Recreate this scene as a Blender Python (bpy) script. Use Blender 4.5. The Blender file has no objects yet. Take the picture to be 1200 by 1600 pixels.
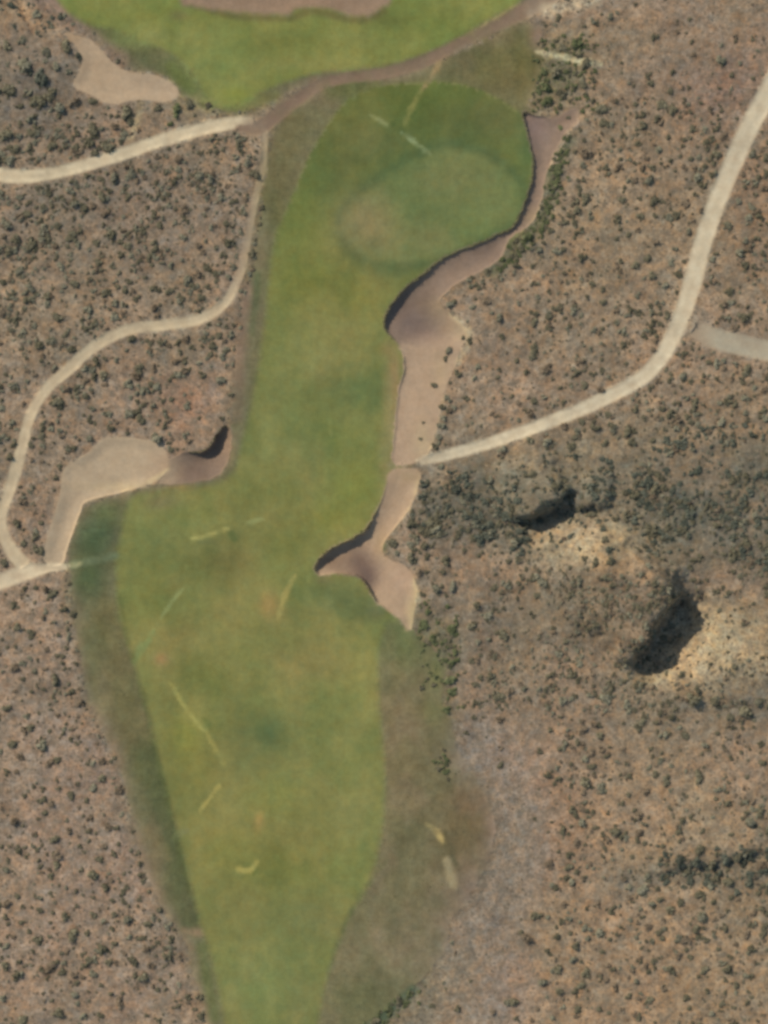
import bpy, math, random
import numpy as np
from mathutils import Vector
from mathutils.geometry import delaunay_2d_cdt

random.seed(11)
rng = np.random.default_rng(11)
SC = bpy.context.scene
COL = SC.collection

# ------------------------------------------------------------------ camera, sky, sun, exposure
S = 0.14                        # metres for one unit of the survey plan (plan is 1200 x 1600 units)
cam_d = bpy.data.cameras.new('camera')
cam = bpy.data.objects.new('camera', cam_d)
COL.objects.link(cam)
CAM_H = 430.0
cam.location = (0, 0, CAM_H)
cam.rotation_euler = (0, 0, 0)
cam_d.sensor_fit = 'VERTICAL'
cam_d.sensor_height = 24.0
cam_d.lens = 24.0 * CAM_H / (1600 * S)
cam_d.clip_start = 1.0
cam_d.clip_end = 6000.0
SC.camera = cam

SUN_EL = math.radians(37)
TO_SUN = Vector((-0.76, 0.65, 0)).normalized()
world = bpy.data.worlds.new('World')
SC.world = world
world.use_nodes = True
wn = world.node_tree
wn.nodes.clear()
sky = wn.nodes.new('ShaderNodeTexSky')
sky.sky_type = 'NISHITA'
sky.sun_disc = False
sky.ozone_density = 4.0
sky.air_density = 1.6
sky.sun_elevation = SUN_EL
sky.sun_rotation = math.atan2(TO_SUN.x, TO_SUN.y)
bg = wn.nodes.new('ShaderNodeBackground')
bg.inputs['Strength'].default_value = 0.13
wo = wn.nodes.new('ShaderNodeOutputWorld')
wn.links.new(sky.outputs[0], bg.inputs['Color'])
wn.links.new(bg.outputs[0], wo.inputs['Surface'])

sun_d = bpy.data.lights.new('sun', 'SUN')
sun_d.energy = 4.1
sun_d.angle = math.radians(0.6)
sun_d.color = (1.0, 0.945, 0.85)
sun = bpy.data.objects.new('sun', sun_d)
COL.objects.link(sun)
sd = Vector((TO_SUN.x * math.cos(SUN_EL), TO_SUN.y * math.cos(SUN_EL), math.sin(SUN_EL)))
sun.rotation_euler = sd.to_track_quat('Z', 'Y').to_euler()
sun.location = (-60, 50, 80)

SC.view_settings.view_transform = 'Standard'
SC.view_settings.look = 'None'
SC.view_settings.exposure = 0.0
SC.view_settings.gamma = 1.0
SC.view_settings.use_curve_mapping = False
SC.cycles.filter_width = 3.2
SC.cycles.max_bounces = 6

# ------------------------------------------------------------------ colour helpers
def lin(c):
    c = np.asarray(c, float) / 255.0
    return np.where(c <= 0.04045, c / 12.92, ((c + 0.055) / 1.055) ** 2.4)
KLIT = np.array([1.13, 1.13, 1.14])     # how bright a flat white sheet is in this light
def alb(c):                              # base colour that looks like sRGB c on flat lit ground
    return lin(c) / KLIT

# ------------------------------------------------------------------ plan geometry
def W(p):                                # plan units -> metres
    p = np.asarray(p, float)
    return np.stack([(p[..., 0] - 600) * S, (800 - p[..., 1]) * S], -1)

def hash2(ix, iy, seed):
    h = (ix.astype(np.int64) * 374761393 + iy.astype(np.int64) * 668265263 + seed * 1442695041) & 0xffffffff
    h = ((h ^ (h >> 13)) * 1274126177) & 0xffffffff
    return ((h ^ (h >> 16)) & 0xffff) / 65535.0
def vnoise(x, y, seed=0):                # smooth value noise, 0..1
    ix, iy = np.floor(x).astype(int), np.floor(y).astype(int)
    fx, fy = x - ix, y - iy
    fx, fy = fx * fx * (3 - 2 * fx), fy * fy * (3 - 2 * fy)
    a, b = hash2(ix, iy, seed), hash2(ix + 1, iy, seed)
    c, d = hash2(ix, iy + 1, seed), hash2(ix + 1, iy + 1, seed)
    return (a * (1 - fx) + b * fx) * (1 - fy) + (c * (1 - fx) + d * fx) * fy
def fbm(x, y, seed=0, o=3):
    v, a, t = 0, 0.5, 0
    for k in range(o):
        v = v + a * vnoise(x * 2 ** k, y * 2 ** k, seed + k * 17)
        t += a; a *= 0.5
    return v / t

def spline(pts, closed, step):           # Catmull-Rom through pts (plan units), resampled every `step`
    p = np.asarray(pts, float)
    n = len(p)
    out = []
    for i in range(n if closed else n - 1):
        if closed:
            a, b, c, d = p[(i - 1) % n], p[i], p[(i + 1) % n], p[(i + 2) % n]
        else:
            a, b, c, d = p[max(i - 1, 0)], p[i], p[i + 1], p[min(i + 2, n - 1)]
        m = max(2, int(np.hypot(*(c - b)[:2]) / step))
        t = np.linspace(0, 1, m, endpoint=False)[:, None]
        out.append(0.5 * (2 * b + (c - a) * t + (2 * a - 5 * b + 4 * c - d) * t ** 2 + (3 * b - a - 3 * c + d) * t ** 3))
    if not closed:
        out.append(p[-1:])
    return np.concatenate(out)

def rough_edge(p, amp, freq, seed):      # wobble an outline
    q = p.copy()
    q[:, 0] += amp * (fbm(p[:, 0] * freq, p[:, 1] * freq, seed, 3) - 0.5) * 2
    q[:, 1] += amp * (fbm(p[:, 0] * freq, p[:, 1] * freq, seed + 91, 3) - 0.5) * 2
    return q

def inside(poly, P):
    lo, hi = poly.min(0), poly.max(0)
    sel = np.where((P[:, 0] >= lo[0]) & (P[:, 0] <= hi[0]) & (P[:, 1] >= lo[1]) & (P[:, 1] <= hi[1]))[0]
    r = np.zeros(len(P), bool)
    x, y = P[sel, 0], P[sel, 1]
    c = np.zeros(len(sel), bool)
    q = np.roll(poly, -1, 0)
    for (x0, y0), (x1, y1) in zip(poly, q):
        if y0 == y1: continue
        m = (y0 > y) != (y1 > y)
        c ^= m & (x < (x1 - x0) * (y - y0) / (y1 - y0) + x0)
    r[sel] = c
    return r

def dist(line, P, far, closed=False, wts=None):   # distance to a polyline, capped at far; optional weight at the nearest point
    line = np.asarray(line, float)[:, :2]
    d = np.full(len(P), float(far))
    w = np.zeros(len(P))
    q = np.roll(line, -1, 0) if closed else line[1:]
    base = line if closed else line[:-1]
    lo, hi = line.min(0) - far, line.max(0) + far
    cand = np.where((P[:, 0] > lo[0]) & (P[:, 0] < hi[0]) & (P[:, 1] > lo[1]) & (P[:, 1] < hi[1]))[0]
    PX, PY = P[cand, 0], P[cand, 1]
    for i in range(len(base)):
        a, b = base[i], q[i]
        s = np.where((PX > min(a[0], b[0]) - far) & (PX < max(a[0], b[0]) + far) & (PY > min(a[1], b[1]) - far) & (PY < max(a[1], b[1]) + far))[0]
        if not len(s): continue
        e = b - a
        t = np.clip(((PX[s] - a[0]) * e[0] + (PY[s] - a[1]) * e[1]) / max(e @ e, 1e-9), 0, 1)
        dd = np.hypot(PX[s] - a[0] - t * e[0], PY[s] - a[1] - t * e[1])
        g = cand[s]
        k = dd < d[g]
        d[g[k]] = dd[k]
        if wts is not None:
            w[g[k]] = wts[i] * (1 - t[k]) + wts[(i + 1) % len(line)] * t[k]
    return (d, w) if wts is not None else d

def sm(x):
    x = np.clip(x, 0, 1)
    return x * x * (3 - 2 * x)

FAIRWAY = [(545,158),(512,200),(482,250),(457,310),(432,370),(422,430),(416,490),(406,560),(392,640),(377,700),(362,742),(320,760),(245,768),
    (205,780),(188,840),(181,880),(185,950),(205,1020),(230,1110),(250,1190),(270,1270),(290,1350),(310,1430),(330,1500),(345,1560),(352,1610),(365,1720),
    (480,1720),(495,1605),(510,1530),(540,1440),(578,1375),(597,1290),(600,1200),(592,1100),(590,1020),(603,975),(620,960),(600,900),(600,850),(610,790),
    (625,740),(630,690),(634,640),(636,580),(640,545),(640,500),(680,440),(720,415),(800,375),(835,320),(846,270),(838,210),(800,170),(750,143),(690,130),(600,136)]
FAIRWAY_TOP = [(60,-120),(85,-10),(130,33),(176,46),(228,66),(272,86),(303,114),(318,144),(345,163),(375,162),(402,148),(440,130),(500,113),(560,107),
    (620,98),(680,76),(720,54),(770,26),(815,-3),(900,-120)]
GREEN = [(538,345),(556,312),(605,275),(655,247),(705,232),(755,246),(797,276),(816,308),(800,345),(750,372),(690,398),(625,412),(575,404),(545,380)]
ROUGH = [(440,185),(500,138),(560,125),(640,112),(700,88),(760,62),(810,38),(842,42),(848,80),(842,120),(825,165),(835,185),(860,230),(850,300),(790,392),
    (700,450),(650,520),(655,600),(645,700),(628,760),(605,840),(605,900),(645,985),(672,1010),(694,1040),(690,1095),(705,1130),(720,1180),(762,1250),
    (772,1310),(735,1400),(702,1440),(690,1490),(650,1540),(610,1585),(560,1720),(335,1720),(325,1600),(305,1530),(288,1470),(245,1400),(215,1320),
    (200,1250),(180,1180),(140,1100),(125,1030),(115,960),(110,900),(108,860),(120,820),(135,792),(190,772),(240,757),(300,745),(345,725),(362,690),
    (365,600),(380,480),(400,400),(412,300),(425,230)]
ROUGH_TOP = [(20,-120),(70,-10),(100,22),(150,52),(180,82),(205,108),(240,112),(270,125),(285,145),(330,165),(372,176),(420,160),(470,135),(560,118),(640,104),
    (700,76),(760,42),(822,4),(910,-120)]
WASTE_TOP = [(250,-120),(280,-5),(300,10),(360,19),(405,22),(450,23),(465,13),(512,12),(545,23),(575,24),(598,10),(612,-6),(640,-120)]
B_UL = [(100,50),(140,61),(163,83),(185,104),(214,115),(236,115),(264,127),(279,142),(273,155),(255,160),(225,157),(205,158),(186,163),(165,161),
    (140,148),(118,138),(115,125),(124,110),(127,90),(116,70)]
B_LEFT = [(262,712),(246,692),(212,685),(186,682),(160,686),(138,706),(100,732),(92,775),(76,830),(66,868),(78,884),(98,880),(106,855),(124,805),(136,784),
    (188,770),(236,755),(262,735)]
B_LEFT2 = [(258,740),(264,718),(290,706),(312,706),(327,697),(340,676),(352,664),(361,672),(360,700),(351,732),(332,748),(298,754),(266,758),(246,754)]
B_CHAN = [(818,176),(822,197),(828,222),(833,262),(824,305),(803,352),(775,368),(738,384),(692,404),(662,428),(642,442),(622,462),(606,485),(600,505),
    (606,520),(628,540),(660,548),(700,555),(722,540),(732,522),(724,508),(702,490),(688,470),(712,446),(778,408),(797,374),(828,352),(846,318),(852,280),
    (866,243),(886,207),(902,192),(904,178),(898,168),(884,174),(868,184),(845,183)]
B_MID = [(626,537),(662,543),(700,548),(720,540),(710,578),(692,620),(683,672),(668,712),(640,724),(614,722),(617,680),(622,620),(632,570)]
B_LOW = [(612,734),(640,731),(656,738),(653,760),(640,795),(612,833),(598,860),(624,878),(644,896),(650,925),(647,960),(641,985),(622,966),(590,942),
    (580,926),(566,906),(545,897),(520,897),(500,899),(492,888),(500,872),(516,858),(545,844),(572,826),(590,795),(602,762)]

PATHS = {   # name: (kind, [(x, y, full width)], colour, label)
  'a': ('gravel_path', [(-130,240,26),(-40,266,25),(0,273,24),(40,276,22),(80,271,20),(130,259,20),(190,241,21),(240,223,21),(300,206,21),(350,194,21),(396,189,14)],
        (216,193,154), 'pale gravel cart path sweeping below the upper tan bunker'),
  'b': ('dirt_path', [(414,205,10),(411,260,11),(397,320,11),(386,380,12),(374,430,13),(352,472,16),(312,498,17),(262,507,18),(205,514,18),(152,538,19),
        (112,573,19),(72,610,17),(47,652,17),(34,700,19),(20,750,19),(5,795,17),(3,825,17),(16,858,22),(38,884,26)],
        (204,180,142), 'narrow winding dirt path from the brown track down to the tan bunker'),
  'c': ('dirt_path', [(-130,960,24),(-40,925,24),(0,909,25),(38,895,26),(70,888,17),(104,885,10)],
        (214,190,152), 'short pale dirt path reaching the lower end of the tan bunker'),
  'd': ('gravel_road', [(1290,-40,36),(1225,100,34),(1197,150,32),(1160,222,31),(1126,300,30),(1098,380,29),(1078,455,28),(1052,525,26),(1012,583,24),(942,624,22),
        (862,658,21),(772,690,19),(700,710,18),(655,721,13)], (210,190,155), 'pale gravel road curving down to the waste bunker'),
  'e': ('gravel_spur', [(1086,513,28),(1104,524,33),(1124,531,34),(1160,540,34),(1200,548,34),(1330,570,34)], (172,157,130), 'grey gravel spur joining the gravel road'),
  'f': ('dirt_track', [(372,200,12),(405,199,22),(432,180,24),(462,158,20),(500,132,18),(545,121,18),(600,114,20),(650,100,21),(700,78,20),(750,52,19),(800,27,22),(850,-5,38),(900,-70,60)],
        (130,106,85), 'brown dirt track between the two fairways'),
}

def buffer(line):                         # polygon of a path with varying width
    c = spline(line, False, 4.0)
    t = np.gradient(c[:, :2], axis=0)
    t /= np.linalg.norm(t, axis=1)[:, None]
    nrm = np.stack([-t[:, 1], t[:, 0]], 1)
    w = c[:, 2:3] / 2
    return c, np.concatenate([c[:, :2] + nrm * w, (c[:, :2] - nrm * w)[::-1]])

ZONES = []          # (object name, plan outline, material key, label, category); first match wins
for k, (nm, line, colr, lab) in PATHS.items():
    c, poly = buffer(line)
    ZONES.append((nm, rough_edge(poly, 4.0 if k == 'f' else 2.8, 0.05 if k == 'f' else 0.09, len(nm) + ord(k)), 'path', lab, 'road' if 'road' in nm or 'spur' in nm else 'path'))
def closed(p, seed, amp=2.2): return rough_edge(spline(p, True, 3.4), amp, 0.12, seed)
Z_BUNK = [('sand_bunker', closed(B_CHAN, 3), 'sand', 'brown-floored waste bunker cut into the bank beside the putting green', 'bunker', 'chan'),
          ('sand_bunker', closed(B_MID, 4), 'sand', 'straight pinkish sand strip of the waste bunker above the gravel road end', 'bunker', 'mid'),
          ('sand_bunker', closed(B_LOW, 5), 'sand', 'hooked sand bunker with dark lip below the gravel road end', 'bunker', 'low'),
          ('sand_bunker', closed(B_LEFT, 6, 0.8), 'sand', 'large boomerang tan sand bunker inside the winding path', 'bunker', 'left'),
          ('sand_bunker', closed(B_LEFT2, 7), 'sand', 'small brown dirt bunker with dark lip next to the fairway', 'bunker', 'left2'),
          ('sand_bunker', closed(B_UL, 8, 0.8), 'sand', 'smooth tan sand bunker below the upper fairway', 'bunker', 'ul'),
          ('dirt_patch', closed(WASTE_TOP, 9), 'sand', 'brown bare dirt patch with wavy edge in the upper fairway', 'dirt', 'waste')]
BUNK = {z[5]: z[1] for z in Z_BUNK}
ZONES += [z[:5] for z in Z_BUNK]
ZONES += [('putting_green', closed(GREEN, 10, 0.8), 'turf', 'smooth oval putting green ringed by darker collar', 'green'),
          ('fairway', closed(FAIRWAY, 11, 1.5), 'turf', 'long mown fairway winding past the sand bunkers', 'fairway'),
          ('fairway', closed(FAIRWAY_TOP, 12, 1.5), 'turf', 'upper fairway beyond the brown dirt track', 'fairway'),
          ('rough', closed(ROUGH, 13, 4), 'rough', 'olive rough bordering the long fairway', 'rough'),
          ('rough', closed(ROUGH_TOP, 14, 3), 'rough', 'olive brown rough bordering the upper fairway', 'rough')]
ZP = [z[1] for z in ZONES]
N_PATH = len(PATHS)

# ------------------------------------------------------------------ relief (all in metres, from plan coordinates)
LIPS = [  # zone, line with height of the drop at each point, reach of the hollow
  ('chan', [(900,186,0.0),(872,182,0.0),(845,182,0.1),(818,178,0.7),(828,222,0.3),(833,262,0.5),(824,305,0.6),(803,352,0.5),(775,368,0.4),(738,384,0.45),(692,404,0.5),(662,428,0.65),(642,442,0.8),(622,462,1.05),(606,485,1.15),(600,505,1.0),(606,520,0.5),(628,540,0.1)], 60),
  ('mid', [(630,546,0.3),(632,570,0.3),(622,620,0.18),(617,680,0.16),(614,722,0.1)], 30),
  ('low', [(602,762,0.1),(590,795,0.25),(578,820,0.9),(570,828,1.4),(545,844,1.5),(516,858,1.5),(500,872,1.4),(492,888,0.9),(500,899,0.1)], 60),
  ('low', [(560,902,0.05),(566,906,0.7),(572,914,1.1),(580,926,0.9),(590,942,0.2)], 25),
  ('left2', [(262,724,0.0),(284,708,0.05),(300,706,0.4),(312,706,1.4),(327,697,2.0),(340,676,2.0),(350,666,1.0),(361,672,0.0)], 34),
  ('left', [(100,880,0.3),(106,855,0.4),(124,805,0.4),(136,784,0.35),(188,770,0.2)], 20),
  ]
def gully(x, y, cx, cy, nx, ny, crest, drop, lead, steep, tail, half):
    nl = math.hypot(nx, ny); nx /= nl; ny /= nl
    wob = (fbm(x * 0.035, y * 0.035, 5, 4) - 0.5) * 40 + (fbm(x * 0.16, y * 0.16, 15, 2) - 0.5) * 9
    t = (x - cx) * nx + (y - cy) * ny + wob * 0.6
    v = -(x - cx) * ny + (y - cy) * nx + wob
    env = np.exp(-(np.abs(v) / half) ** 5.0)
    up = crest * np.exp(-(np.minimum(t, 0) / lead) ** 2)
    dn = (crest + drop) * sm(t / steep)
    back = drop * sm((t - steep) / tail)
    fade = 1 - sm((t - steep - tail) / tail)
    return env * np.where(t < 0, up, crest - dn + back) * np.where(t < 0, 1, fade)

def height(P):
    x, y = P[:, 0], P[:, 1]
    h = 1.6 * (fbm(x * 0.0032, y * 0.0032, 1, 3) - 0.5) + 0.5 * (fbm(x * 0.012, y * 0.012, 7, 2) - 0.5)
    near = (x > -200) & (x < 1400) & (y > -200) & (y < 1800)
    # desert hummocks, damped on turf, sand and paths
    soft = np.ones(len(P))
    for z in ZP:
        i = inside(z, P)
        soft[i] = 0.0
    dsr = 0.55 * (fbm(x * 0.035, y * 0.035, 21, 3) - 0.5) + 0.22 * (fbm(x * 0.12, y * 0.12, 31, 2) - 0.5)
    h = h + dsr * (0.12 + 0.88 * soft)
    # putting green sits on a low plateau
    g = ZP[N_PATH + len(Z_BUNK)]
    dg = dist(g, P, 60, True)
    ig = inside(g, P)
    h = h + 0.35 * np.where(ig, 1, 1 - sm(dg / 45))
    # low turf swells
    for cx, cy, r, a in [(620,205,40,0.25),(320,1150,40,0.3),(440,930,36,0.35),(330,840,34,0.25),(400,1340,34,0.25),(690,1330,40,0.4),(410,1160,60,-0.4),
                         (150,840,50,0.5),(250,1000,60,0.25),(480,560,90,0.3),(880,700,90,0.6),(1100,420,120,0.5)]:
        h = h + a * np.exp(-((x - cx) ** 2 + (y - cy) ** 2) / r ** 2)
    # scrub mounds and their gullies
    h = h + gully(x, y, 1014, 962, 110, 75, 6.2, 5.2, 110, 38, 80, 68)
    h = h + gully(x, y, 846, 786, 38, 80, 3.9, 2.2, 70, 20, 50, 46)
    h = h + gully(x, y, 928, 786, 20, 80, 1.3, 0.6, 40, 10, 30, 30)
    h = h + gully(x, y, 1110, 1340, 15, 80, 0.9, 0.5, 60, 16, 40, 90)
    h = h + 3.2 * np.exp(-(((x - 1135) / 95) ** 2 + ((y - 1045) / 55) ** 2)) + 2.8 * np.exp(-(((x - 930) / 95) ** 2 + ((y - 880) / 42) ** 2))
    # bunkers
    for key, poly in BUNK.items():
        i = np.where(inside(poly, P))[0]
        if not len(i): continue
        Q = P[i]
        d = dist(poly, Q, 80, True)
        dep = {'chan': 0.30, 'mid': 0.02, 'low': 0.3, 'left': 0.35, 'left2': 0.25, 'ul': 0.3, 'waste': 0.25}[key]
        add = -dep * sm(d / 18)
        for zk, lip, reach in LIPS:
            if zk != key: continue
            l = np.asarray(lip, float)
            ll = spline(l, False, 4)
            dl = dist(ll, Q, reach * 2.2)
            D2 = (Q[:, 0:1] - ll[None, :, 0]) ** 2 + (Q[:, 1:2] - ll[None, :, 1]) ** 2
            K = np.exp(-(D2 - D2.min(1, keepdims=True)) / (14.0 ** 2 + 0.6 * D2.min(1, keepdims=True)))
            w = (K * ll[None, :, 2]).sum(1) / K.sum(1)
            add = add - w * sm(d / 3.2) * np.exp(-(dl / reach) ** 2)
        if key == 'chan': add = add * sm((556 - Q[:, 1]) / 40)
        if key == 'mid': add = add * sm((Q[:, 1] - 540) / 30)
        if key == 'low': add = add * sm((Q[:, 1] - 732) / 40)
        h[i] += add
    # banks behind the lips, gully in the far corner
    for zk, lip, reach in LIPS:
        if zk in ('waste', 'left'): continue
        ll = spline(np.asarray(lip, float), False, 6)
        dl, w = dist(ll, P, 40, False, ll[:, 2])
        io = ~inside(BUNK[zk], P)
        h = h + np.where(io, 0.14 * w * (1 - sm(dl / 38)), 0.14 * w * (1 - sm(dl / 10)))
    dc = dist(np.array([(22,-6),(36,18),(43,36),(52,52)]), P, 12)
    h = h - 0.9 * (1 - sm(dc / 5))
    # roads are worn slightly into the ground
    for k in range(N_PATH):
        i = inside(ZP[k], P)
        d = dist(ZP[k], P[i], 8, True)
        h[i] -= 0.10 * sm(d / 5)
    return np.where(near, h, h * 0.8)

# ------------------------------------------------------------------ colour of the ground, turf, sand
def paint(P):
    x, y = P[:, 0], P[:, 1]
    C = np.tile(lin((154,134,109)), (len(P), 1))
    def lay(a, c):
        nonlocal C
        C = C * (1 - a[:, None]) + lin(c)[None] * a[:, None]
    def blob(cx, cy, rx, c, a=1.0, ry=None, pw=2):
        ry = ry or rx
        n = 0.75 + 0.5 * fbm(x * 0.02, y * 0.02, int(cx + cy) % 97, 3)
        lay(a * np.exp(-((((x - cx) / rx) ** 2 + ((y - cy) / ry) ** 2) ** (pw / 2)) / n ** 2), c)
    def fill(poly, feather, c, a=1.0, bias=0.0):
        d = dist(poly, P, feather * 2 + abs(bias) + 1, True)
        s = np.where(inside(poly, P), d, -d) + bias
        lay(a * sm(0.5 + s / (2 * feather)), c)
    def stroke(pts, r, c, a=1.0, soft=None):
        soft = soft or r
        ln = spline(pts, False, 6)
        d, tp = dist(ln, P, r + soft + 1, False, np.sin(np.linspace(0.12, 3.02, len(ln))) ** 0.6)
        brk = 0.3 + 0.7 * sm((fbm(x * 0.09, y * 0.09, int(pts[0][0]) % 83, 3) - 0.25) / 0.4) if r < 6 else 1.0
        rw = r * (0.65 + 0.95 * fbm(x * 0.07, y * 0.07, 13, 2)) * (0.4 + 0.6 * tp) if r < 6 else r
        lay(a * brk * (1 - sm((d - (rw - soft * 0.7)) / (soft * 1.3))), c)
    # desert
    blob(130,1280,330,(154,134,112),.9); blob(1000,1420,330,(158,136,105),.9); blob(980,330,260,(152,133,103),.8); blob(180,380,240,(146,129,104),.8)
    blob(900,760,230,(137,125,99),.8,90); blob(1090,90,170,(149,129,105),.7); blob(770,1350,100,(154,134,110),.9,210); blob(1150,700,120,(141,118,90),.7,70)
    blob(300,625,60,(157,127,102),.8,50); blob(20,20,60,(160,136,102),.9,40); blob(740,1190,90,(146,128,106),.8,80); blob(60,130,90,(128,114,98),.8)
    blob(860,1250,60,(150,126,100),.7,200); blob(1120,140,90,(141,116,98),.7,60); blob(960,940,80,(122,102,82),.6,60); blob(1092,480,34,(166,144,116),.9,90); blob(1000,1500,200,(164,138,106),.6,120)
    blob(720,900,40,(150,126,102),.7,50); blob(1180,300,60,(142,118,92),.6,130); blob(880,80,50,(128,118,84),.6,40)
    C = C * np.array([1.0, 0.922, 0.875])[None]
    dk = fbm(x * 0.012, y * 0.02, 333, 4)
    wv = (dk - 0.5) * 110
    band = sm((y + wv - (728 - 0.10 * (x - 650))) / 50) * (1 - sm((y + wv - (845 + 0.10 * (x - 800))) / 45)) * sm((x - 640) / 40)
    lay(band * (0.45 + 0.55 * sm((dk - 0.3) / 0.3)) * 0.8, (104,98,80))
    blob(740,800,80,(100,94,78),.6,50); blob(1120,830,110,(96,92,78),.6,60); blob(960,945,70,(112,95,77),.7,50); blob(760,1000,70,(126,108,90),.5,90); blob(1110,1100,110,(124,110,90),.6,22); blob(1120,1362,100,(114,106,88),.7,24)
    blob(990,1375,60,(116,110,92),.6,24); blob(870,120,40,(106,106,78),.8,50); blob(60,130,90,(112,103,90),.5,70); blob(200,330,200,(122,108,92),.5,90); blob(690,1010,30,(112,110,80),.8,40)
    blob(860,960,150,(126,112,88),.7,80); blob(1100,1110,140,(128,114,90),.6,40); blob(960,680,200,(134,118,92),.6,40)
    blob(915,846,105,(178,152,114),.88,38); blob(840,835,40,(166,138,104),.7,16); blob(970,880,50,(160,128,94),.7,26); blob(1130,1010,100,(176,152,114),.9,76,3); blob(1050,1058,60,(174,150,110),.8,22); blob(1180,960,40,(150,130,98),.6,30)
    stroke([(886,215),(868,250),(858,290),(848,325),(826,365),(800,390),(770,420)], 14, (96,102,72), .8, 16)
    stroke([(745,1140),(800,1240),(815,1340),(790,1450),(770,1620)], 42, (150,130,110), .7, 50)
    v = fbm(x * 0.022, y * 0.022, 44, 4) - 0.5
    C = C * (1 + 0.42 * v[:, None])
    v = fbm(x * 0.03, y * 0.03, 61, 3) - 0.5
    C = C * (1 + v[:, None] * np.array([0.19, 0.02, -0.15])[None])
    # rough
    fill(ZP[-1], 14, (110,100,74)); fill(ZP[-2], 20, (114,105,74))
    rr = sm((x - 595) / 60) * sm((y - 1000) / 120)
    lay(rr * 0.7 * inside(ZP[-2], P), (126,111,80))
    blob(778,1290,40,(148,128,106),.9,110); blob(732,1280,36,(120,99,72),.75,60); blob(745,1420,40,(140,124,104),.9,60); blob(700,1500,36,(140,125,104),.9,60); blob(660,1590,30,(138,124,102),.9,40); blob(735,1180,30,(138,125,108),.8,40)
    stroke([(120,15),(180,58),(250,96),(290,124)], 18, (100,95,64), .9, 16); stroke([(60,-5),(110,38),(150,66),(185,92)], 15, (136,112,92), .9, 14); stroke([(268,105),(300,140)], 9, (88,92,52), .8, 10)
    stroke([(320,160),(372,168),(430,150)], 10, (116,110,66), .8, 12)
    stroke([(455,190),(435,260),(425,330)], 26, (106,98,64), .9, 24); stroke([(520,140),(580,135)], 16, (98,98,58), .8, 18)
    stroke([(412,330),(395,420),(385,500),(378,600),(368,670)], 12, (124,112,82), .8, 14); stroke([(402,430),(393,520)], 6, (92,98,66), .7, 9); stroke([(384,450),(376,520),(370,650)], 11, (132,110,88), .9, 13)
    blob(770,110,65,(104,97,58),.95,50); blob(820,110,24,(112,101,60),.8,50); blob(725,95,30,(100,92,62),.8,26)
    blob(150,835,40,(80,92,62),.95,42); blob(140,910,36,(84,94,60),.9,45); blob(170,800,18,(108,112,66),.5)
    stroke([(165,960),(190,1080),(235,1200)], 26, (104,98,62), .85, 22); stroke([(140,990),(165,1100)], 14, (116,108,74), .7, 16)
    stroke([(228,1180),(260,1280),(290,1400),(300,1440)], 20, (92,93,60), .85, 20); stroke([(235,1300),(262,1340)], 10, (116,104,70), .6, 14); stroke([(290,1455),(315,1458)], 6, (150,122,92), .7, 8)
    stroke([(315,1480),(335,1590)], 9, (100,104,62), .7, 10)
    blob(640,1060,42,(124,112,78),.9,60); blob(625,1000,40,(112,113,70),.85,44); blob(620,1200,50,(126,110,78),.9,120); blob(650,1320,40,(112,102,72),.8,50); blob(690,1265,26,(108,96,70),.6,30)
    blob(722,1290,40,(120,100,70),.8,70); blob(610,1460,60,(126,113,82),.9,80); blob(560,1560,60,(116,108,74),.9,70); blob(640,1500,40,(126,114,84),.8,60); blob(682,1050,10,(126,124,76),.6,26); blob(670,1110,36,(112,106,68),.8,24)
    blob(700,1400,30,(126,112,84),.7,24); blob(740,1390,20,(124,106,86),.8,20)
    stroke([(575,1610),(612,1578),(645,1548)], 9, (92,100,76), .9, 9)
    inr = inside(ZP[-1], P) | inside(ZP[-2], P)
    rv = sm((fbm(x * 0.022, y * 0.016, 211, 4) - 0.3) / 0.4) - 0.5
    rb = sm((fbm(x * 0.05, y * 0.04, 221, 3) - 0.3) / 0.4) - 0.5
    C = C * (1 + (inr * 1.0)[:, None] * (0.22 * rv[:, None] * np.array([1.0, 0.5, 0.9])[None] + 0.14 * rb[:, None]))
    # mown turf
    fw, ft, gr = ZP[-4], ZP[-3], ZP[-5]
    upper = np.array([(545,158),(690,130),(800,170)])
    fill(ft, 6, (124,133,68)); fill(fw, 7, (126,129,71))
    lay(inside(fw, P) * sm((520 - y) / 330) * 0.85, (104,114,58))
    blob(230,60,60,(134,140,78),.7,16); blob(330,110,60,(131,138,76),.7); blob(370,148,26,(120,134,60),.8,14); blob(450,65,60,(108,118,58),.8,18); blob(660,35,60,(112,124,60),.8,22)
    blob(560,60,50,(122,130,68),.6,16); blob(250,20,70,(120,130,62),.7,16); blob(480,100,90,(130,134,72),.7,12); blob(280,25,20,(118,106,70),.5,10); blob(600,30,40,(104,110,58),.7,14)
    stroke([(290,6),(360,24),(400,28),(455,28),(490,18),(560,31),(600,16)], 6, (104,100,58), .7, 7)
    # around the green
    inf = inside(fw, P)
    def turf(cx, cy, rx, c, a=1.0, ry=None):
        ry = ry or rx
        n = 0.8 + 0.4 * fbm(x * 0.02, y * 0.02, int(cx * 3 + cy) % 89, 3)
        lay(np.where(inf, 1, 0.25) * a * np.exp(-(((x - cx) / rx) ** 2 + ((y - cy) / ry) ** 2) / n ** 2), c)
    turf(640,160,80,(100,110,54),.9,40); turf(540,240,60,(106,110,58),.9,60); turf(740,205,75,(86,101,55),.95,42); turf(780,180,40,(96,104,58),.9,30); turf(520,300,40,(98,110,62),.7,50)
    turf(600,230,70,(100,110,62),.8,40); turf(822,230,16,(92,110,64),.7,60); turf(470,350,34,(122,128,64),.7,60)
    stroke(np.concatenate([GREEN, GREEN[:1]]), 15, (86,103,62), .8, 18)
    fill(gr, 9, (114,124,72))
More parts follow.
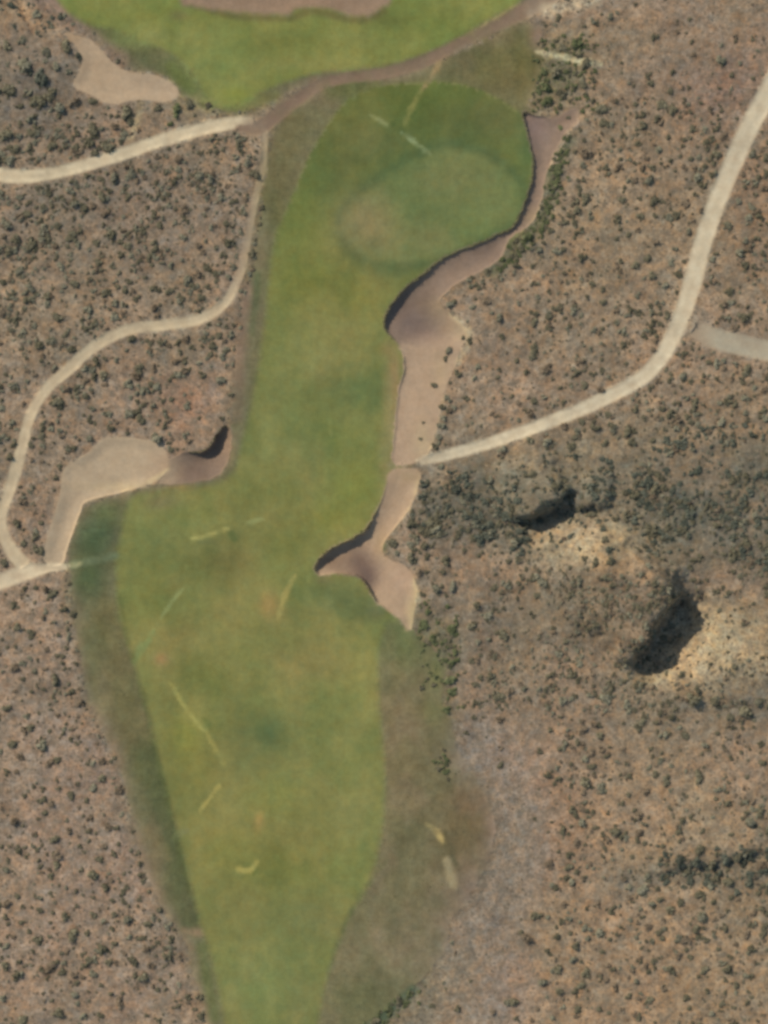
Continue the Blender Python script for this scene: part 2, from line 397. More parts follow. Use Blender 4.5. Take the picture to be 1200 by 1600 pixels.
    blob(570,350,34,(130,124,80),.8,40); blob(690,280,50,(122,124,74),.7,26); blob(740,330,40,(122,132,76),.7,30); blob(640,370,60,(126,126,76),.6,22)
    # fairway patches
    for a in [(600,420,40,(96,112,66),.8,16),(480,440,60,(118,122,58),.8,40),(560,460,40,(126,126,62),.7,40),(490,560,40,(135,136,78),.8,34),(560,610,50,(108,122,70),.9,38),(440,640,40,(126,130,74),.7,70),
              (480,700,50,(122,128,74),.6,40),(540,680,40,(116,126,66),.8,40),(420,770,50,(104,116,60),.8,30),(560,760,40,(136,138,68),.9,40),(520,810,50,(128,130,62),.8,26),(250,850,46,(124,128,74),.8,40),
              (340,880,60,(113,113,62),.9,36),(450,850,40,(106,116,58),.7,34),(235,930,40,(116,120,62),.8,60),(360,960,60,(126,128,70),.8,40),(320,1060,60,(112,120,62),.9,40),(420,1150,38,(90,106,64),.95,34),
              (385,1190,26,(96,112,62),.6,26),(500,1040,60,(130,128,72),.9,40),(560,1060,34,(132,134,72),.8,60),(550,1150,50,(126,130,72),.8,50),(470,1190,60,(128,128,72),.8,40),(560,1280,40,(124,132,74),.8,60),
              (430,1250,50,(116,126,64),.8,30),(440,1350,60,(121,122,62),.9,50),(310,1200,40,(124,126,64),.8,60),(290,1150,26,(126,132,60),.7,40),(480,1440,60,(128,128,76),.8,40),(400,1540,60,(127,136,78),.9,60),
              (470,1560,30,(128,128,76),.8,60),(520,930,46,(100,113,66),.9,24),(560,950,40,(98,112,66),.8,22),(350,1330,40,(130,132,66),.7,40),(270,1000,30,(130,128,70),.7,26),(330,790,60,(122,124,66),.6,20),
              (250,785,30,(124,118,76),.8,14),(400,700,30,(130,134,76),.7,40),(520,1330,40,(124,128,68),.6,40)]:
        turf(*a)
    v = fbm(x * 0.03 + 9, y * 0.008, 71, 3) - 0.5
    tfz = np.where(inf | inside(ft, P), 1.0, 0.3)
    C = C * (1 + 0.12 * (v * tfz)[:, None])
    vg = sm((fbm(x * 0.011, y * 0.011, 171, 4) - 0.3) / 0.4) - 0.5
    vb = sm((fbm(x * 0.026, y * 0.018, 181, 4) - 0.3) / 0.4) - 0.5
    C = C * (1 + (tfz * (0.16 * vg + 0.10 * vb))[:, None] * np.array([1.0, 0.25, 0.5])[None]) * (1 + (tfz * 0.10 * vb)[:, None]) * (1 + np.where(inf | inside(ft, P) , 1.0, 0.0)[:, None] * np.array([0.0, -0.10, -0.05])[None])
    for c in [(420,945,16,(158,128,76),.75,22),(252,1030,12,(156,122,78),.8,11),(405,1282,9,(166,138,78),.85,16),(616,590,11,(150,126,84),.95,50),(612,660,10,(148,128,86),.9,50),(606,745,10,(140,126,80),.8,36),(606,545,12,(144,124,76),.8,14),(606,640,8,(138,128,78),.7,50),
              (600,700,10,(132,124,78),.6,30),(600,770,12,(140,134,76),.7,20),(280,760,18,(146,122,70),.7,6),(505,905,14,(124,110,72),.6,8),(590,955,16,(104,104,72),.6,14),(545,355,20,(132,124,80),.4,26)]:
        blob(*c)
    for pts, r, c, a in [([(692,82),(680,110),(660,140)], 4, (158,132,90), .85), ([(658,140),(640,175),(632,195)], 4, (140,132,74), .7), ([(578,179),(592,187),(606,196)], 3.2, (142,142,92), .8),
            ([(612,194),(630,206)], 4.5, (72,86,46), .9), ([(628,208),(650,224),(672,242)], 3.2, (142,150,104), .85), ([(838,81),(880,90),(938,101)], 4, (188,172,128), .9),  # short dark strokes paint the shadow side of the pale streaks into the turf
            ([(300,842),(325,836),(358,825)], 3.5, (168,158,92), .9), ([(312,848),(345,845)], 5, (104,106,66), .6), ([(362,835),(366,842)], 6, (92,102,58), .8), ([(385,817),(412,811)], 3.5, (152,152,94), .7),
            ([(434,968),(445,932),(460,900)], 4, (166,150,86), .8), ([(250,968),(265,945),(284,922)], 3, (144,148,92), .8), ([(208,1035),(240,985)], 5, (128,140,84), .7), ([(268,1070),(288,1104),(318,1142)], 3.2, (158,150,84), .85),
            ([(322,1142),(336,1170),(351,1199)], 3.2, (158,146,80), .8), ([(318,1122),(328,1136)], 5, (98,106,56), .7), ([(312,1268),(325,1250),(342,1228)], 3.2, (168,152,84), .85), ([(370,1358),(390,1361),(402,1346)], 4.5, (174,158,86), .85),
            ([(396,1366),(404,1352)], 3, (92,104,50), .6), ([(270,1311),(292,1298)], 5, (124,124,82), .8), ([(666,1288),(680,1297),(693,1316)], 4.5, (190,164,104), .95), ([(692,1296),(694,1306)], 4, (92,86,56), .7),
            ([(698,1344),(703,1364),(708,1382)], 6.5, (162,144,106), .85), ([(706,1335),(716,1358)], 3.5, (92,86,60), .7), ([(700,72),(750,44),(812,8)], 3.6, (160,142,92), .8), ([(515,655),(518,680)], 3.5, (140,138,78), .6),
            ([(603,1345),(562,1400),(532,1460),(514,1525)], 4, (92,94,58), .6), ([(186,930),(202,1008),(228,1105),(262,1255),(296,1400)], 5, (92,96,54), .5), ([(594,728),(650,722)], 4, (150,134,96), .7),
            ([(105,884),(135,878),(180,868)], 6, (112,118,84), .8), ([(108,884),(126,880)], 4, (168,158,112), .8), ([(222,160),(212,190),(200,222)], 5, (160,140,104), .6), ([(362,680),(360,720),(345,742)], 4, (150,134,92), .6),
            ([(888,180),(898,188),(893,200)], 5, (192,158,124), .8), ([(862,262),(868,240),(880,215)], 4, (160,148,110), .6)]:
        stroke(pts, r, c, a)
    # sand
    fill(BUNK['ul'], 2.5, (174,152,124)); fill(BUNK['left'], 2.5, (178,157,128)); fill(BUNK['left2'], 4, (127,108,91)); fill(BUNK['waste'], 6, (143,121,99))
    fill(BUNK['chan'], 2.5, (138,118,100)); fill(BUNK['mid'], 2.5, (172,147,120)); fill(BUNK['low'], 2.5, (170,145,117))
    inb = {k: inside(p, P) for k, p in BUNK.items()}
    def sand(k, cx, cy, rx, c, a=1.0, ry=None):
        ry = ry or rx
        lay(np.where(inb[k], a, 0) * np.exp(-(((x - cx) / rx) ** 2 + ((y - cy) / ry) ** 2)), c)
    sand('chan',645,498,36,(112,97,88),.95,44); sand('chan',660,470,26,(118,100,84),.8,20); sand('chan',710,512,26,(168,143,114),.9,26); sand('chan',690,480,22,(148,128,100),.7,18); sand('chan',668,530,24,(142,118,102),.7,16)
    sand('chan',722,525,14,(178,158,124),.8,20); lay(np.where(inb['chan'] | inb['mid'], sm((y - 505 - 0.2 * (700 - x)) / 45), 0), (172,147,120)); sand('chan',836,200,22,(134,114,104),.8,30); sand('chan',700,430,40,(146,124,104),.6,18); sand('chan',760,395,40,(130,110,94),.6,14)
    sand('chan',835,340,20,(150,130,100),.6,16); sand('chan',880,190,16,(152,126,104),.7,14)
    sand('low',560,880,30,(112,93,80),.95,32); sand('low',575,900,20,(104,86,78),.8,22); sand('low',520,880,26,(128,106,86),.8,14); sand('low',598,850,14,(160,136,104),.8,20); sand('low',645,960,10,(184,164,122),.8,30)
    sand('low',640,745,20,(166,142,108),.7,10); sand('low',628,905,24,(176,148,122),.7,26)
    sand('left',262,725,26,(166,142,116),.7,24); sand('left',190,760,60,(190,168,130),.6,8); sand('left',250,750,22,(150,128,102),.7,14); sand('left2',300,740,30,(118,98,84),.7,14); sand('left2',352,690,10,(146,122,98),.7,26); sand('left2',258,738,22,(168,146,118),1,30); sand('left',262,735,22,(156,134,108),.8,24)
    sand('ul',150,115,30,(170,146,116),.6,30); sand('ul',110,58,20,(162,136,106),.8,16); sand('ul',250,143,30,(178,156,128),.7,14); sand('mid',690,580,14,(178,154,120),.6,30); sand('mid',660,690,14,(180,160,124),.6,30)
    sand('waste',480,5,90,(148,122,98),.5,12)
    for pts, r_, c, a in [([(904,176),(903,190),(888,206),(872,240),(862,262)], 4.5, (190,160,128), .8), ([(856,280),(850,316),(832,350)], 3.5, (156,138,108), .6), ([(704,490),(726,508),(734,524),(714,570)], 5, (190,168,130), .8),
            ([(694,618),(685,670),(668,712)], 3.5, (188,166,128), .6), ([(655,740),(641,795),(613,833)], 3.5, (182,160,122), .6), ([(220,160),(214,185),(204,220)], 5.5, (172,150,112), .85), ([(838,81),(880,90),(938,101)], 4.5, (196,180,136), .95),
            ([(190,768),(236,752),(262,734)], 4, (196,174,134), .7), ([(648,905),(651,940),(643,980)], 4.5, (190,168,126), .8)]:
        stroke(pts, r_, c, a)
    anyb = np.zeros(len(P), bool)
    for bb in inb.values(): anyb |= bb
    C = np.where(anyb[:, None], C * np.array([1.03, 0.975, 0.92])[None], C)
    # roads
    for k, (nm, line, colr, lab) in PATHS.items():
        c, poly = buffer(line)
        d, wd = dist(c, P, 60, False, c[:, 2])
        a = 1 - sm((d - wd * 0.34) / (wd * 0.28))
        if k == 'a': a = a * (1 - sm((x - 370) / 40))
        if k == 'b': a = a * (0.32 + 0.68 * sm((y - 400) / 90))
        if k == 'd': a = a * (0.6 + 0.4 * sm((x - 650) / 60))
        if k == 'e': a = a * (0.35 + 0.65 * sm((x - 1085) / 40))
        if k == 'f': a = a * (0.6 + 0.4 * sm((fbm(x * 0.04, y * 0.04, 123, 3) - 0.25) / 0.3))
        n = fbm(x * 0.08, y * 0.08, 77, 3)
        rut = 1 - 0.16 * np.exp(-(d / (0.13 * wd + 0.1)) ** 2) if k in 'abcd' else 1.0
        lay(a * rut * (0.80 + 0.7 * (n - 0.4)).clip(0, 1), colr)
    stroke([(835,22),(870,14),(930,2)], 9, (190,168,134), .9, 10); blob(850,14,22,(180,158,126),.8,12); blob(840,55,14,(140,114,94),.8,24); blob(400,194,20,(140,120,100),.5,12)
    stroke([(752,66),(722,76),(712,82)], 4, (146,128,104), .7); stroke([(832,0),(838,30)], 10, (134,114,94), .7, 12)
    return C

# ------------------------------------------------------------------ one triangulation, shared by every zone so that they meet edge to edge
X0, X1, Y0, Y1 = -125, 1325, -120, 1720
pts, edges, bseg = [], [], []
for zi, poly in enumerate(ZP):
    n0 = len(pts)
    pts += [tuple(p) for p in poly]
    edges += [(n0 + i, n0 + (i + 1) % len(poly)) for i in range(len(poly))]
B = np.array(pts)
cell = 3.8
gx, gy = np.meshgrid(np.arange(X0, X1, cell), np.arange(Y0, Y1, cell))
G = np.stack([gx.ravel(), gy.ravel()], 1) + rng.uniform(-0.9, 0.9, (gx.size, 2))
# keep grid points clear of the outlines
H = 6.0
bins = {}
key = (np.floor(B / H)).astype(int)
for i, (a, b) in enumerate(key): bins.setdefault((a, b), []).append(i)
keep = np.ones(len(G), bool)
gk = np.floor(G / H).astype(int)
occupied = set(bins)
for i in range(len(G)):
    a, b = gk[i]
    for da in (-1, 0, 1):
        for db in (-1, 0, 1):
            q = (a + da, b + db)
            if q in occupied:
                for j in bins[q]:
                    if (B[j, 0] - G[i, 0]) ** 2 + (B[j, 1] - G[i, 1]) ** 2 < 4.6:
                        keep[i] = False
G = G[keep]
extra = []
for k, poly in BUNK.items():              # close rows of points down the bunker lips
    t = np.roll(poly, -1, 0) - np.roll(poly, 1, 0)
    t /= np.linalg.norm(t, axis=1)[:, None] + 1e-9
    nrm = np.stack([-t[:, 1], t[:, 0]], 1)
    for off in (0.9, 1.8, 3.0):
        q = poly + nrm * off
        q2 = poly - nrm * off
        i1 = inside(poly, q)
        extra.append(np.where(i1[:, None], q, q2))
E = np.concatenate(extra)
gc, gr_ = np.meshgrid(np.linspace(-20000, 21200, 24), np.linspace(-20000, 21600, 24))
F = np.stack([gc.ravel(), gr_.ravel()], 1)
F = F[~((F[:, 0] > X0 - 300) & (F[:, 0] < X1 + 300) & (F[:, 1] > Y0 - 300) & (F[:, 1] < Y1 + 300))]
gm, gn = np.meshgrid(np.linspace(X0 - 900, X1 + 900, 26), np.linspace(Y0 - 900, Y1 + 900, 28))
M = np.stack([gm.ravel(), gn.ravel()], 1)
M = M[~((M[:, 0] > X0 - 20) & (M[:, 0] < X1 + 20) & (M[:, 1] > Y0 - 20) & (M[:, 1] < Y1 + 20))]
ALL = np.concatenate([B, G, E, F, M])
vv, ee, ff, _, _, _ = delaunay_2d_cdt([Vector((float(a), float(-b))) for a, b in ALL], edges, [], 0, 1e-4, False)
P = np.array([(v.x, -v.y) for v in vv])
T = np.array([f for f in ff if len(f) == 3], int)
Z = height(P)
C = paint(P)
cen = P[T].mean(1)
zone = np.full(len(T), -1)
for zi in range(len(ZP) - 1, -1, -1):
    zone[inside(ZP[zi], cen)] = zi

# ------------------------------------------------------------------ materials
def nodes(name):
    m = bpy.data.materials.new(name)
    m.use_nodes = True
    t = m.node_tree
    t.nodes.clear()
    out = t.nodes.new('ShaderNodeOutputMaterial')
    b = t.nodes.new('ShaderNodeBsdfPrincipled')
    b.inputs['Roughness'].default_value = 0.95
    b.inputs['Specular IOR Level'].default_value = 0.12
    t.links.new(b.outputs[0], out.inputs['Surface'])
    return m, t, b
def noise(t, vec, scale, detail=4, rough=0.6):
    n = t.nodes.new('ShaderNodeTexNoise')
    n.inputs['Scale'].default_value = scale
    n.inputs['Detail'].default_value = detail
    n.inputs['Roughness'].default_value = rough
    t.links.new(vec, n.inputs['Vector'])
    return n.outputs['Fac']
def ramp(t, fac, lo, hi, v0, v1):
    r = t.nodes.new('ShaderNodeMapRange')
    r.inputs['From Min'].default_value, r.inputs['From Max'].default_value = lo, hi
    r.inputs['To Min'].default_value, r.inputs['To Max'].default_value = v0, v1
    t.links.new(fac, r.inputs['Value'])
    return r.outputs['Result']
def mul(t, a, b, fac=1.0, mode='MULTIPLY'):
    n = t.nodes.new('ShaderNodeMix')
    n.data_type = 'RGBA'; n.blend_type = mode
    n.inputs['Factor'].default_value = fac
    t.links.new(a, n.inputs[6])
    if isinstance(b, tuple): n.inputs[7].default_value = b
    else: t.links.new(b, n.inputs[7])
    return n.outputs[2]
def mixf(t, a, c, fac):
    n = t.nodes.new('ShaderNodeMix')
    n.data_type = 'RGBA'
    t.links.new(fac, n.inputs['Factor'])
    t.links.new(a, n.inputs[6])
    n.inputs[7].default_value = c
    return n.outputs[2]

def terrain_mat(name, grain, coarse, bump, speck=None, streak=0.0, hue=0.0):
    m, t, b = nodes(name)
    co = t.nodes.new('ShaderNodeTexCoord').outputs['Object']
    at = t.nodes.new('ShaderNodeAttribute'); at.attribute_name = 'tint'
    col = at.outputs['Color']
    n1 = noise(t, co, 1.15, 5, 0.65)
    col = mul(t, col, ramp(t, n1, 0.28, 0.72, 1 - grain, 1 + grain))
    n2 = noise(t, co, 0.33, 4, 0.6)
    col = mul(t, col, ramp(t, n2, 0.3, 0.7, 1 - coarse, 1 + coarse))
    if hue:
        n3 = noise(t, co, 0.55, 3, 0.5)
        cr = t.nodes.new('ShaderNodeValToRGB')
        cr.color_ramp.elements[0].position = 0.3; cr.color_ramp.elements[1].position = 0.7
        cr.color_ramp.elements[0].color = (1 + hue, 1.0, 1 - hue, 1); cr.color_ramp.elements[1].color = (1 - hue, 1.0, 1 + hue, 1)
        t.links.new(n3, cr.inputs[0])
        col = mul(t, col, cr.outputs[0])
    if streak:
        mp = t.nodes.new('ShaderNodeMapping')
        mp.inputs['Rotation'].default_value = (0, 0, math.radians(14))
        mp.inputs['Scale'].default_value = (1.3, 0.16, 1)
        t.links.new(co, mp.inputs['Vector'])
        n4 = noise(t, mp.outputs[0], 0.7, 4, 0.6)
        col = mul(t, col, ramp(t, n4, 0.3, 0.7, 1 - streak, 1 + streak))
    if speck:
        for sc, lo, c, a in speck:
            n5 = noise(t, co, sc, 3, 0.7)
            col = mixf(t, col, tuple(alb(c)) + (1,), ramp(t, n5, lo, lo + 0.11, 0, a))
    t.links.new(col, b.inputs['Base Color'])
    bp = t.nodes.new('ShaderNodeBump')
    bp.inputs['Strength'].default_value = 0.7
    bp.inputs['Distance'].default_value = bump
    t.links.new(noise(t, co, 2.1, 5, 0.65), bp.inputs['Height'])
    t.links.new(bp.outputs[0], b.inputs['Normal'])
    return m
MAT = {
  'ground': terrain_mat('desert_soil', 0.34, 0.26, 0.22, [(0.42, 0.51, (122,108,88), .55), (0.85, 0.54, (112,100,82), .55), (1.3, 0.58, (176,152,124), .5), (1.7, 0.58, (92,82,70), .55), (0.6, 0.58, (146,116,88), .45), (0.7, 0.60, (122,104,88), .5)], 0, 0.11),
  'turf': terrain_mat('mown_turf', 0.09, 0.10, 0.05, None, 0.03, 0.05),
  'rough': terrain_mat('rough_turf', 0.16, 0.14, 0.10, [(1.4, 0.66, (132,118,82), .35), (1.1, 0.66, (84,84,52), .4)], 0.05, 0.04),
  'sand': terrain_mat('bunker_sand', 0.09, 0.08, 0.07, None, 0.0, 0.02),
  'path': terrain_mat('path_gravel', 0.07, 0.06, 0.05, [(2.6, 0.66, (206,188,158), .5)], 0.0, 0.02),
}

# ------------------------------------------------------------------ ground, turf, bunkers, roads
def put(o, label=None, cat=None, group=None, kind=None):
    if label: o['label'] = label
    if cat: o['category'] = cat
    if group: o['group'] = group
    if kind: o['kind'] = kind
    return o
def mesh_obj(name, V, Fc, mat, tint=None, smooth=True):
    me = bpy.data.meshes.new(name)
    V = np.asarray(V, np.float32); Fc = np.asarray(Fc, np.int32)
    k = Fc.shape[1]
    me.vertices.add(len(V)); me.vertices.foreach_set('co', V.ravel())
    me.loops.add(Fc.size); me.loops.foreach_set('vertex_index', Fc.ravel())
    me.polygons.add(len(Fc))
    me.polygons.foreach_set('loop_start', np.arange(0, Fc.size, k, dtype=np.int32))
    if tint is not None:
        a = me.attributes.new('tint', 'FLOAT_COLOR', 'POINT')
        a.data.foreach_set('color', np.concatenate([tint, np.ones((len(V), 1))], 1).astype(np.float32).ravel())
    me.polygons.foreach_set('use_smooth', np.full(len(Fc), smooth))
    me.update(); me.validate()
    me.materials.append(mat)
    o = bpy.data.objects.new(name, me)
    COL.objects.link(o)
    return o
W3 = np.concatenate([W(P), Z[:, None]], 1)
TINT = C / KLIT
def sub(zi):
    f = T[zone == zi]
    u, inv = np.unique(f, return_inverse=True)
    return W3[u], inv.reshape(f.shape), TINT[u]
V, Fc, tt = sub(-1)
put(mesh_obj('ground', V, Fc, MAT['ground'], tt), 'tan desert scrubland soil around the golf course', 'ground', None, 'structure')
for zi, (nm, poly, mk, lab, cat) in enumerate(ZONES):
    V, Fc, tt = sub(zi)
    if len(V): put(mesh_obj(nm, V, Fc, MAT[mk], tt), lab, cat, None, 'structure')

# ------------------------------------------------------------------ shrubs
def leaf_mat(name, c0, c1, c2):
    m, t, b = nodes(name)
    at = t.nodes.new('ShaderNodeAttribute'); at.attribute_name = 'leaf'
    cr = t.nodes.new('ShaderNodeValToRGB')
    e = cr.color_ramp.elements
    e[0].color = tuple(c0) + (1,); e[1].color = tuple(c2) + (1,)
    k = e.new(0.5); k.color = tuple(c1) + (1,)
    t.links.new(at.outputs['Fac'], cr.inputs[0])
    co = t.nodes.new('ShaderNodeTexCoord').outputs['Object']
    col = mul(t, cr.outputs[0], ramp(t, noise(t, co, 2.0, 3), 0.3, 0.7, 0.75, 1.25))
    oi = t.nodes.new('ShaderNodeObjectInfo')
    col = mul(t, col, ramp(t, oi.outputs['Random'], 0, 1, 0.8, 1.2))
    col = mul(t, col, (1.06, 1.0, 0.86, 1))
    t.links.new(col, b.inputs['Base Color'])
    return m
LEAF = [leaf_mat('olive_leaves', (0.112,0.102,0.068), (0.165,0.148,0.100), (0.225,0.20,0.138)),
        leaf_mat('grey_green_leaves', (0.135,0.127,0.092), (0.195,0.182,0.132), (0.27,0.245,0.18)),
        leaf_mat('brown_twiggy_leaves', (0.125,0.096,0.068), (0.18,0.138,0.098), (0.25,0.195,0.14))]
COLN = ['dark olive', 'grey-green', 'brownish', 'green', 'blackish green']
LEAF.append(None)
LEAF.append(leaf_mat('thicket_leaves', (0.052,0.058,0.046), (0.085,0.090,0.070), (0.14,0.14,0.11)))
LEAF[3] = (leaf_mat('green_leaves', (0.085,0.098,0.048), (0.13,0.142,0.072), (0.19,0.19,0.105)))

def shrub_arrays(nleaf, seed, flat=0.62):   # unit-radius bush of leaf sprigs round a knobbly core
    r = np.random.default_rng(seed)
    nc = r.integers(4, 8)
    an0 = r.uniform(0, 6.283, nc); rr0 = r.uniform(.1, .52, nc)
    cc = np.stack([rr0 * np.cos(an0), rr0 * np.sin(an0), r.uniform(.12, .38, nc)], 1)
    cr_ = r.uniform(.38, .58, nc)
    V, Fq, lf = [], [], []
    for i in range(nleaf):
        j = r.integers(nc)
        d = r.normal(0, 1, 3); d[2] = abs(d[2]) * 1.2 - 0.1; d /= np.linalg.norm(d)
        p = cc[j] + d * cr_[j] * r.uniform(.75, 1.1)
        p[2] = max(p[2] * flat / .62, 0.02)
        u = np.cross(d, r.normal(0, 1, 3)); u /= np.linalg.norm(u) + 1e-9
        w = np.cross(d, u) + d * r.normal(0, .5); w /= np.linalg.norm(w) + 1e-9
        s = r.uniform(.10, .22)
        n0 = len(V)
        V += [p - u * s * .6, p + w * s * 1.1, p + u * s * .6, p - w * s * 1.1]
        Fq += [(n0, n0 + 1, n0 + 2), (n0, n0 + 2, n0 + 3)]
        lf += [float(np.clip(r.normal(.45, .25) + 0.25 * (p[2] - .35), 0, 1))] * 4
    # core: a few squashed knobs so the bush throws a solid shadow
    for j in range(nc):
        n0 = len(V)
        k = 6
        for ring, (zz, rr) in enumerate(((0.0, .7), (.5, .85), (.9, .4))):
            for a in range(k):
                an = a / k * 6.283 + ring * .5
                q = rr * cr_[j] * .82 * r.uniform(.75, 1.15)
                V.append(np.array([cc[j][0] + q * math.cos(an), cc[j][1] + q * math.sin(an), zz * (cc[j][2] + cr_[j] * .55) * flat / .62]))
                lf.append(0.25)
        for ring in (0, 1):
            for a in range(k):
                b2 = (a + 1) % k
                i0, i1 = n0 + ring * k + a, n0 + ring * k + b2
                Fq += [(i0, i1, i1 + k), (i0, i1 + k, i0 + k)]
        Fq += [(n0 + 2 * k, n0 + 2 * k + a, n0 + 2 * k + a + 1) for a in range(1, k - 1)]
    return np.array(V, float), np.array(Fq, int), np.array(lf, float)

def bush_mesh(name, V, Fq, lf, mat):
    o = mesh_obj(name, V, Fq, mat, None, False)
    a = o.data.attributes.new('leaf', 'FLOAT', 'POINT')
    a.data.foreach_set('value', lf.astype(np.float32))
    return o

Q = lambda ox, oy, l: [(ox + a / 3, oy + b / 3, r / 3) for a, b, r in l]
SPOTS = []
SPOTS += Q(0,1200,[(30,20,25),(80,20,22),(475,45,28),(435,95,28),(560,105,32),(200,100,22),(335,130,28),(405,155,25),(370,185,18),(115,130,20),(10,190,18),(240,170,28),(210,215,25),(60,240,35),(420,235,25),(570,220,18),(510,275,30),(548,280,25),(110,270,18),(320,295,25),(160,310,20),(260,335,30),(370,320,15),(420,290,20),(5,370,18),(85,378,25),(155,362,22),(375,365,24),(487,365,24),(558,355,20),(533,400,24),(465,430,28),(30,480,28),(190,463,18),(255,410,25),(262,455,28),(430,505,32),(380,478,18),(525,530,20),(490,560,28),(665,535,22),(85,603,22),(575,585,25),(580,625,22),(525,620,20),(435,605,18),(655,612,22),(745,670,24),(745,715,18),(30,650,35),(185,665,25),(245,680,20),(305,695,30),(440,685,28),(595,715,35),(525,755,22),(100,725,25),(60,790,22),(250,748,12),(340,785,45),(175,810,35),(455,860,24),(420,900,32),(610,790,25),(740,820,18),(685,850,30),(790,880,30),(838,890,22),(625,910,34),(510,910,28),(90,910,25),(230,945,40),(290,960,28),(95,970,25),(20,930,30),(670,985,35),(435,970,30),(800,970,18),(475,1018,18),(575,1055,18),(235,1050,20),(10,1080,25),(345,1070,30),(360,1105,20),(740,1040,25),(935,1075,26),(520,1060,22),(560,1100,35),(280,1150,35),(945,1165,28),(470,1160,22),(110,1185,40)])
SPOTS += Q(800,1200,[(215,50,25),(340,75,35),(335,115,25),(415,95,35),(545,125,18),(520,165,22),(570,195,20),(640,230,16),(625,110,28),(670,30,25),(720,65,28),(870,40,40),(735,185,16),(880,195,14),(950,145,20),(1100,40,20),(1095,160,22),(1165,210,30),(1105,260,45),(295,215,28),(380,205,20),(330,260,35),(480,295,35),(515,325,22),(605,310,35),(620,355,22),(300,350,30),(435,375,20),(515,385,18),(795,245,25),(890,295,18),(1025,310,20),(795,330,18),(715,405,25),(780,420,40),(880,380,35),(860,440,35),(1060,415,40),(1090,450,30),(1170,460,35),(175,450,30),(265,465,30),(285,535,28),(185,550,22),(635,505,26),(720,515,24),(760,495,25),(840,540,30),(910,530,38),(1010,530,35),(545,560,26),(610,570,40),(550,610,24),(600,660,22),(650,640,28),(400,640,22),(350,660,16),(480,650,14),(735,665,32),(785,630,28),(115,690,35),(165,700,22),(70,800,38),(45,770,25),(210,790,22),(275,775,22),(455,800,24),(410,770,35),(490,780,18),(640,745,26),(690,775,26),(655,810,20),(775,800,30),(890,700,40),(860,755,30),(940,625,24),(1185,745,28),(1100,780,32),(980,690,22),(300,835,28),(285,890,28),(220,950,35),(140,1005,34),(325,1020,28),(345,960,35),(450,925,20),(505,938,16),(440,995,22),(485,1030,28),(215,1045,28),(235,1080,18),(665,905,24),(740,950,35),(780,880,28),(835,890,22),(900,945,30),(1005,935,32),(710,1030,25),(545,1070,22),(590,1080,20),(650,1090,30),(1050,1050,20),(1040,1125,18),(910,1045,22),(10,1100,30),(185,1170,22),(120,1130,15),(405,1130,24),(455,1150,20),(575,1155,20),(300,1165,18),(20,1175,24),(600,890,18),(560,950,25),(930,450,32),(970,500,30),(830,480,30),(1130,500,28),(1000,440,28),(960,400,24),(1120,420,26)])
SPOTS += Q(0,800,[(222,365,30),(75,55,28),(190,55,25),(165,110,22),(160,165,25),(15,240,28),(210,455,14),(205,495,22),(85,540,28),(75,632,18),(35,635,16),(10,600,14),(140,685,22),(65,730,32),(210,735,22),(255,785,32),(330,840,28),(355,712,18),(310,640,22),(270,675,20),(160,750,18),(30,920,30),(145,1015,28),(120,960,20),(340,1020,22),(55,1085,32),(200,1090,25),(360,1085,16),(410,1115,12),(95,1150,30),(235,1175,35),(435,1180,24),(480,1170,26),(270,950,18),(60,440,22),(235,1030,18)])
SPOTS += Q(0,400,[(1035,580,34),(830,555,28),(880,700,30),(720,525,26),(1035,265,24),(1055,445,18),(1000,420,28),(950,560,18),(795,165,28),(1040,760,20),(775,795,18),(740,855,38),(870,840,25),(800,910,18),(640,560,32),(735,615,32),(800,675,24),(720,700,24),(770,740,20),(605,740,32),(520,805,28),(420,770,20),(600,830,16),(240,810,22),(290,845,22),(145,885,22),(200,890,22),(260,1040,22),(155,1080,18),(95,1080,16),(60,780,24),(275,690,38),(400,655,24),(320,630,30),(65,610,30),(30,560,20),(140,150,35),(230,190,30),(350,135,30),(640,200,25),(580,270,25),(720,235,28),(270,290,35),(430,330,25),(480,560,32),(430,540,25),(545,490,25),(370,560,18),(620,390,28),(690,400,24),(420,855,28),(590,440,18),(540,220,25),(870,390,28),(900,430,24),(1060,330,18),(90,70,35),(460,30,30),(980,60,20),(880,110,35),(20,850,25),(240,400,35),(180,420,25),(130,540,20)])
SPOTS += Q(0,0,[(310,220,40),(365,265,28),(325,340,22),(220,250,35),(100,190,35),(30,215,35),(190,370,55),(120,310,50),(45,430,45),(175,480,50),(270,510,45),(230,450,35),(350,480,38),(435,475,30),(590,525,45),(610,570,26),(440,605,40),(170,630,28),(95,580,20),(30,640,45),(245,690,35),(135,690,28),(355,710,35),(445,720,28),(510,690,40),(375,755,22),(45,755,35),(885,490,30),(820,520,40),(740,510,28),(800,580,25),(840,760,35),(985,835,32),(1160,760,34),(1105,735,25),(1190,820,35),(610,810,38),(480,920,34),(540,840,35),(350,960,34),(600,925,26),(690,970,22),(720,935,18),(750,1055,26),(660,1095,26),(735,860,22),(820,980,20),(640,845,25),(520,1090,22),(200,970,25),(130,1000,28),(40,1060,34),(210,1080,40),(150,1150,40),(340,1100,28),(450,1140,28),(600,1150,30),(1040,930,30),(960,910,22),(990,1070,24),(230,900,25),(360,875,20),(300,940,20),(680,830,18)])
